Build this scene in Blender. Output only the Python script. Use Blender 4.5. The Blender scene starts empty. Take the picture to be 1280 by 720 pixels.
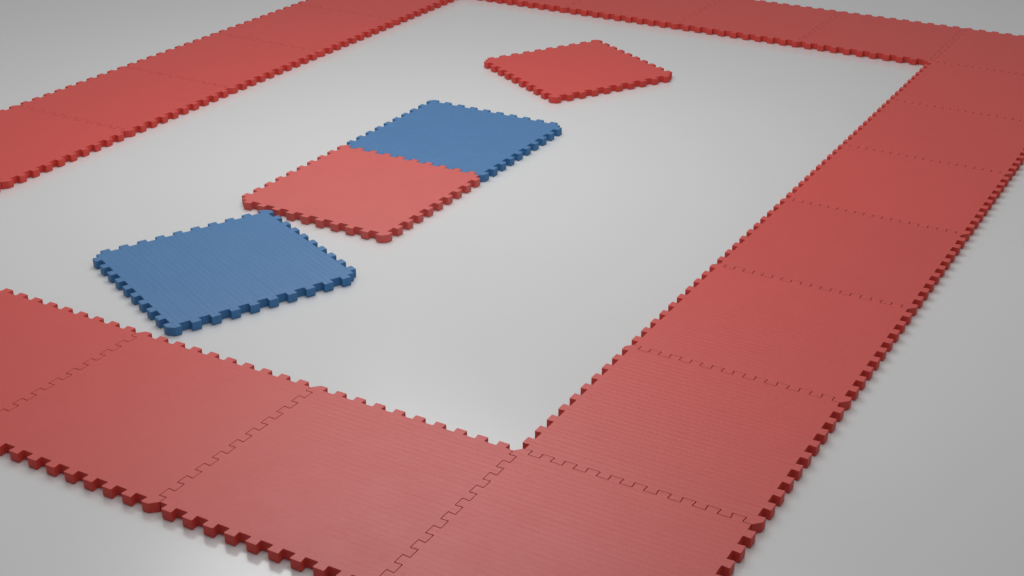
# Interlocking foam floor mats laid as a ring on a pale studio floor, four loose mats inside it.
import bpy, bmesh, math, random
from mathutils import Matrix, Vector

C = bpy.context.scene.collection
R = math.radians

# ------------------------------------------------------------------ materials
def nodes(name):
    m = bpy.data.materials.new(name); m.use_nodes = True
    nt = m.node_tree
    return m, nt, nt.nodes['Principled BSDF']

def N(nt, kind, **kw):
    n = nt.nodes.new(kind)
    for k, v in kw.items():
        if k in n.inputs: n.inputs[k].default_value = v
        else: setattr(n, k, v)
    return n

def math_node(nt, op, a, b=None, c=None):
    n = nt.nodes.new('ShaderNodeMath'); n.operation = op
    for i, v in enumerate((a, b, c)):
        if v is None: continue
        if isinstance(v, (int, float)): n.inputs[i].default_value = v
        else: nt.links.new(v, n.inputs[i])
    return n.outputs[0]

def foam(name, rgb, rough=0.44, rib=1.0, spec=1.0):
    """EVA foam: solid colour, tatami ribs 30 mm apart along the mat, fine leather grain."""
    m, nt, b = nodes(name)
    L = nt.links.new
    tc = N(nt, 'ShaderNodeTexCoord')
    oi = N(nt, 'ShaderNodeObjectInfo')
    # every mat gets its own stretch of grain
    off = N(nt, 'ShaderNodeVectorMath', operation='SCALE'); off.inputs['Scale'].default_value = 37.0
    cmb = N(nt, 'ShaderNodeCombineXYZ'); L(oi.outputs['Random'], cmb.inputs[0]); L(oi.outputs['Random'], cmb.inputs[1])
    L(cmb.outputs[0], off.inputs[0])
    pos = N(nt, 'ShaderNodeVectorMath', operation='ADD'); L(tc.outputs['Object'], pos.inputs[0]); L(off.outputs[0], pos.inputs[1])
    sep = N(nt, 'ShaderNodeSeparateXYZ'); L(tc.outputs['Object'], sep.inputs[0])
    # slow wobble so the ribs are not ruler straight
    wob = N(nt, 'ShaderNodeTexNoise', Scale=2.2, Detail=1.0); L(pos.outputs[0], wob.inputs['Vector'])
    y = math_node(nt, 'MULTIPLY_ADD', wob.outputs['Fac'], 0.0012, sep.outputs['Y'])
    t = math_node(nt, 'PINGPONG', y, 0.015)                  # 0..0.015
    tri = math_node(nt, 'DIVIDE', t, 0.015)                 # 0 = groove, 1 = crown
    mr = N(nt, 'ShaderNodeMapRange', interpolation_type='SMOOTHSTEP'); L(tri, mr.inputs['Value'])
    mr.inputs['From Min'].default_value = 0.0; mr.inputs['From Max'].default_value = 0.20
    crown = math_node(nt, 'POWER', math_node(nt, 'SINE', math_node(nt, 'MULTIPLY', tri, math.pi / 2)), 1.0)
    # the press did not bite evenly: grooves fade in and out along the mat
    bite = N(nt, 'ShaderNodeMapping'); bite.inputs['Scale'].default_value = (3.0, 30.0, 1.0); L(pos.outputs[0], bite.inputs['Vector'])
    bn = N(nt, 'ShaderNodeTexNoise', Scale=1.0, Detail=2.0); L(bite.outputs[0], bn.inputs['Vector'])
    depth = math_node(nt, 'MULTIPLY_ADD', bn.outputs['Fac'], 2.0, -0.4)
    ribs = math_node(nt, 'ADD', math_node(nt, 'MULTIPLY', math_node(nt, 'MULTIPLY', mr.outputs[0], depth), 0.75), math_node(nt, 'MULTIPLY', crown, 0.36))
    # straw grain: short strands across the ribs plus isotropic leather pores
    mp = N(nt, 'ShaderNodeMapping'); mp.inputs['Scale'].default_value = (200, 70, 70); L(pos.outputs[0], mp.inputs['Vector'])
    grain = N(nt, 'ShaderNodeTexNoise', Scale=1.0, Detail=3.0, Roughness=0.6); L(mp.outputs[0], grain.inputs['Vector'])
    pore = N(nt, 'ShaderNodeTexNoise', Scale=110.0, Detail=2.0); L(pos.outputs[0], pore.inputs['Vector'])
    b1 = N(nt, 'ShaderNodeBump', Strength=min(1.0, RIB_S * rib), Distance=0.0012); L(ribs, b1.inputs['Height'])
    b2 = N(nt, 'ShaderNodeBump', Strength=GRAIN_S, Distance=0.0007); L(grain.outputs['Fac'], b2.inputs['Height']); L(b1.outputs[0], b2.inputs['Normal'])
    b3 = N(nt, 'ShaderNodeBump', Strength=PORE_S, Distance=0.0006); L(pore.outputs['Fac'], b3.inputs['Height']); L(b2.outputs[0], b3.inputs['Normal'])
    L(b3.outputs[0], b.inputs['Normal'])
    # colour: one dye, batch variation from mat to mat, faint mottling of the foam
    mot = N(nt, 'ShaderNodeTexNoise', Scale=9.0, Detail=4.0, Roughness=0.6); L(pos.outputs[0], mot.inputs['Vector'])
    val = math_node(nt, 'ADD', math_node(nt, 'MULTIPLY_ADD', oi.outputs['Random'], 0.05, 0.945), math_node(nt, 'MULTIPLY', mot.outputs['Fac'], 0.06))
    hsv = N(nt, 'ShaderNodeHueSaturation'); hsv.inputs['Color'].default_value = (*rgb, 1); 
    geo = N(nt, 'ShaderNodeNewGeometry'); gs = N(nt, 'ShaderNodeSeparateXYZ'); L(geo.outputs['True Normal'], gs.inputs[0])
    skin = math_node(nt, 'GREATER_THAN', gs.outputs['Z'], 0.5)       # 1 on the pressed top, 0 on the die-cut sides
    L(math_node(nt, 'MULTIPLY', val, math_node(nt, 'MULTIPLY_ADD', skin, -0.05, 1.05)), hsv.inputs['Value'])  # sides coloured slightly lighter, standing in for light on the walls
    L(hsv.outputs[0], b.inputs['Base Color'])
    # scuffed patches shine a little differently
    scf = N(nt, 'ShaderNodeTexNoise', Scale=6.0, Detail=5.0, Roughness=0.65); L(pos.outputs[0], scf.inputs['Vector'])
    # the pressed skin on top has a sheen, the die-cut sides are open-celled and matter
    skin_r = math_node(nt, 'MULTIPLY_ADD', scf.outputs['Fac'], 0.14, rough - 0.07)
    mixr = N(nt, 'ShaderNodeMix'); L(skin, mixr.inputs['Factor']); mixr.inputs['A'].default_value = 0.6; L(skin_r, mixr.inputs['B'])
    L(mixr.outputs['Result'], b.inputs['Roughness'])
    L(math_node(nt, 'MULTIPLY_ADD', skin, spec - 0.38, 0.38), b.inputs['Specular IOR Level'])
    b.inputs['IOR'].default_value = 1.55
    return m

def floor_material(rgb, rough):
    m, nt, b = nodes('pale_floor')
    L = nt.links.new
    tc = N(nt, 'ShaderNodeTexCoord')
    n1 = N(nt, 'ShaderNodeTexNoise', Scale=0.9, Detail=4.0, Roughness=0.55); L(tc.outputs['Object'], n1.inputs['Vector'])
    hsv = N(nt, 'ShaderNodeHueSaturation'); hsv.inputs['Color'].default_value = (*rgb, 1)
    L(math_node(nt, 'MULTIPLY_ADD', n1.outputs['Fac'], 0.03, 0.985), hsv.inputs['Value']); L(hsv.outputs[0], b.inputs['Base Color'])
    L(math_node(nt, 'MULTIPLY_ADD', n1.outputs['Fac'], 0.06, rough - 0.03), b.inputs['Roughness'])
    b.inputs['Specular IOR Level'].default_value = 1.0; b.inputs['IOR'].default_value = 1.68
    n2 = N(nt, 'ShaderNodeTexNoise', Scale=220.0, Detail=2.0); L(tc.outputs['Object'], n2.inputs['Vector'])
    bp = N(nt, 'ShaderNodeBump', Strength=0.04, Distance=0.001); L(n2.outputs['Fac'], bp.inputs['Height']); L(bp.outputs[0], b.inputs['Normal'])
    return m

RIB_S, GRAIN_S, PORE_S = 0.40, 1.0, 0.8
RED = foam('red_foam', (0.560, 0.043, 0.032))
BLUE = foam('blue_foam', (0.032, 0.147, 0.342), rib=2.5)
LIT_RED = foam('bright_lit_red_foam', (0.565, 0.083, 0.070))     # same red, the pinker look of bright light put into its colour
FLOOR = floor_material((0.645, 0.645, 0.645), 0.22)

# ------------------------------------------------------------------ the mat
P = 0.1            # tooth pitch, ten to a side
D_OUT, D_IN = 0.0150, 0.0175
TIP, ROOT = 0.0249, 0.0214      # half width of a dovetail tooth at its tip and at its root
H = 0.0460         # mat thickness

def side(kind):
    """One side from its first to its last corner along +s, out = +o.  kind 'S' runs from a notch to a full corner, 'F' the reverse."""
    pts = []
    for k in range(10):
        c = P * k + (0.075 if kind == 'S' else 0.025)
        full = (k == 9 and kind == 'S') or (k == 0 and kind == 'F')
        if full and kind == 'S':
            pts += [(c - ROOT, -D_IN), (c - TIP, D_OUT)]
        elif full:
            pts += [(c + TIP, D_OUT), (c + ROOT, -D_IN)]
        else:
            pts += [(c - ROOT, -D_IN), (c - TIP, D_OUT), (c + TIP, D_OUT), (c + ROOT, -D_IN)]
    return pts

def outline():
    d = D_OUT
    S = [(s, -o) for s, o in side('S')]                    # south, west to east
    E = [(1 + o, s) for s, o in side('F')]                 # east, south to north
    Nn = [(1 - s, 1 + o) for s, o in side('S')]            # north, east to west
    W = [(-o, 1 - s) for s, o in side('F')]                # west, north to south
    raw = [(p, 0.0036) for p in S] + [((1 - d, -d), 0.0045), ((1 + d, d), 0.0045)]
    raw += [(p, 0.0036) for p in E] + [((1 - D_IN, 1 - D_IN), 0.0)]
    raw += [(p, 0.0036) for p in Nn] + [((d, 1 + d), 0.0045), ((-d, 1 - d), 0.0045)]
    raw += [(p, 0.0036) for p in W] + [((D_IN, D_IN), 0.0)]
    out, n = [], len(raw)
    for i, (p, r) in enumerate(raw):
        p = Vector(p)
        if r == 0.0:
            out.append(p); continue
        a = Vector(raw[i - 1][0]) - p; b = Vector(raw[(i + 1) % n][0]) - p
        la, lb = a.length, b.length; a.normalize(); b.normalize()
        ang = a.angle(b)
        cut = min(r / math.tan(ang / 2), 0.45 * la, 0.45 * lb)
        rr = cut * math.tan(ang / 2)
        p0, p1 = p + a * cut, p + b * cut
        cen = p + (a + b).normalized() * (rr / math.sin(ang / 2))
        segs = 6
        for k in range(segs + 1):
            v = (p0 - cen).lerp(p1 - cen, k / segs)
            out.append(cen + v.normalized() * rr)
    return out

def inset(pts, t):
    n, res = len(pts), []
    for i, p in enumerate(pts):
        e0 = (p - pts[i - 1]).normalized(); e1 = (pts[(i + 1) % n] - p).normalized()
        n0, n1 = Vector((-e0.y, e0.x)), Vector((-e1.y, e1.x))
        m = (n0 + n1).normalized()
        res.append(p + m * (t / max(0.5, m.dot(n0))))
    return res

def mat_mesh(name, material):
    bm = bmesh.new()
    o = [p - Vector((0.5, 0.5)) for p in outline()]
    rings = [(inset(o, 0.0034), 0.0), (inset(o, 0.0007), 0.0038), (o, 0.0060), (o, H - 0.0005), (inset(o, 0.0004), H)]
    vs = [[bm.verts.new((p.x, p.y, z)) for p in ps] for ps, z in rings]
    n = len(o)
    for a, b in zip(vs, vs[1:]):
        for i in range(n):
            j = (i + 1) % n
            bm.faces.new((a[i], a[j], b[j], b[i])).smooth = True
    top = bm.faces.new(vs[-1]); bot = bm.faces.new(list(reversed(vs[0])))
    bm.normal_update()
    bmesh.ops.triangulate(bm, faces=[top, bot], ngon_method='EAR_CLIP')
    bm.normal_update()
    me = bpy.data.meshes.new(name); bm.to_mesh(me); bm.free()
    me.materials.append(material)
    me.set_sharp_from_angle(angle=R(32))
    return me

ME_RED, ME_BLUE, ME_LIT_RED = mat_mesh('red_mat', RED), mat_mesh('blue_mat', BLUE), mat_mesh('bright_lit_red_mat', LIT_RED)

def mat(me, x, y, deg, label, group=None):
    o = bpy.data.objects.new('foam_mat', me)
    C.objects.link(o)
    o.location = (x, y, 0.0); o.rotation_euler = (0, 0, R(deg))
    o['label'] = label; o['category'] = 'foam mat'
    if group: o['group'] = group
    return o

# the ring: six mats by eight, one metre each, inner opening from (-4, 0) to (0, 6)
RING = 'red mats locked together into a ring'
ring = {
    (0, -1): 'red mat at the near corner of the ring, cut off by the bottom border',
    (-1, -1): 'red ribbed mat of the near row, next to the near corner mat',
    (-2, -1): 'red ribbed mat of the near row just below the tilted blue mat',
    (-3, -1): 'red mat of the near row, cut off by the left border of the photo',
    (-4, -1): 'red mat of the near row, one short of the ring\'s left corner',
    (-5, -1): 'red mat at the left corner of the ring, joining near row and left row',
    (0, 0): 'first whole red mat of the right row, directly above the near corner mat',
    (0, 1): 'second red mat up the right row from the near corner mat',
    (0, 2): 'third red mat up the right row from the near corner mat',
    (0, 3): 'fourth red mat up the right row, midway between its two corner mats',
    (0, 4): 'fifth red mat up the right row, two short of the far corner mat',
    (0, 5): 'last red mat of the right row before the far corner mat',
    (0, 6): 'red far right corner mat of the ring, joining far row and right row',
    (-1, 6): 'red mat of the far row ending at the inner corner, next to the corner mat',
    (-2, 6): 'second red mat of the far row, counting from the far right corner mat',
    (-3, 6): 'third red mat of the far row, behind the loose red mat, partly cut off',
    (-4, 6): 'red mat of the far row showing only a thin strip of teeth at the top',
    (-5, 6): 'red mat at the far left corner of the ring, joining far row and left row',
    (-5, 5): 'farthest red mat of the left row, running out of the top of the photo',
    (-5, 4): 'second farthest red mat of the left row, whole below the top edge',
    (-5, 3): 'whole red mat in the middle of the left row, between two whole red mats',
    (-5, 2): 'nearest whole red mat of the left row, beside the mat cut by the left border',
    (-5, 1): 'red mat of the left row cut off by the left border of the photo',
    (-5, 0): 'red left-row mat of which only one corner tooth shows at the left border',
}
for (i, j), label in ring.items():
    mat(ME_RED, i + 0.5, j + 0.5, 0, label, RING)

# the four loose mats in the middle
mat(ME_BLUE, -2.1653, 0.7614, -24.37, 'tilted blue mat with plain ribs, lying by itself near the near row')
mat(ME_LIT_RED, -2.1574, 1.9627, 0, 'paler red mat inside the ring, locked to a blue mat behind it')
mat(ME_BLUE, -2.1570, 2.9626, 0, 'blue mat locked to the back edge of a paler red mat inside the ring')
mat(ME_RED, -2.1618, 4.6062, -30.0, 'turned red mat lying alone inside the ring behind the joined pair')

# ------------------------------------------------------------------ the floor
bm = bmesh.new()
bmesh.ops.create_grid(bm, x_segments=1, y_segments=1, size=60)
me = bpy.data.meshes.new('floor'); bm.to_mesh(me); bm.free(); me.materials.append(FLOOR)
fl = bpy.data.objects.new('floor', me); C.objects.link(fl)
fl['kind'] = 'structure'; fl['label'] = 'smooth pale grey studio floor under the mats'

# ------------------------------------------------------------------ light
def area(name, loc, target, sx, sy, power, col=(1, 1, 1)):
    l = bpy.data.lights.new(name, 'AREA'); l.shape = 'RECTANGLE'; l.size = sx; l.size_y = sy; l.energy = power; l.color = col
    o = bpy.data.objects.new(name, l); C.objects.link(o); o.location = loc
    o.rotation_euler = (Vector(target) - Vector(loc)).to_track_quat('-Z', 'Y').to_euler()
    return o

area('overhead_lamp', (-2.2, 2.6, 3.0), (-2.2, 2.6, 0), 2.8, 2.8, 39)
area('broad_top_fill', (-3.2, 3.7, 10.0), (-3.2, 3.7, 0), 16.0, 16.0, 650)  # broad fill added for soft light from above, not a real fitting
area('side_fill', (0.6, -0.5, 3.0), (-6.0, 6.0, 1.0), 1.4, 1.4, 30)  # unseen fill added to brighten the tooth faces inside the ring
area('far_fill', (-2.3, 2.0, 5.0), (-6.0, 7.2, 0), 2.5, 2.5, 58)  # added fill, aimed to lift the far left of the ring

w = bpy.data.worlds.new('World'); bpy.context.scene.world = w; w.use_nodes = True
bg = w.node_tree.nodes['Background']; bg.inputs[0].default_value = (1, 1, 1, 1); bg.inputs[1].default_value = 0.225

# ------------------------------------------------------------------ camera
cd = bpy.data.cameras.new('camera'); cam = bpy.data.objects.new('camera', cd); C.objects.link(cam)
cd.sensor_width = 36.0; cd.lens = 1773.894 / 1280 * 36; cd.clip_end = 500
cam.matrix_world = Matrix.Translation((2.37075, -4.13913, 3.0805 + H - 0.04)) @ Matrix.Rotation(0.525883, 4, 'Z') @ Matrix.Rotation(1.116506, 4, 'X') @ Matrix.Rotation(-0.002324, 4, 'Z')
sc = bpy.context.scene
sc.camera = cam
sc.view_settings.view_transform = 'Standard'; sc.view_settings.look = 'None'
sc.view_settings.exposure = 0; sc.view_settings.gamma = 1
sc.cycles.max_bounces = 8
sc.cycles.use_denoising = True
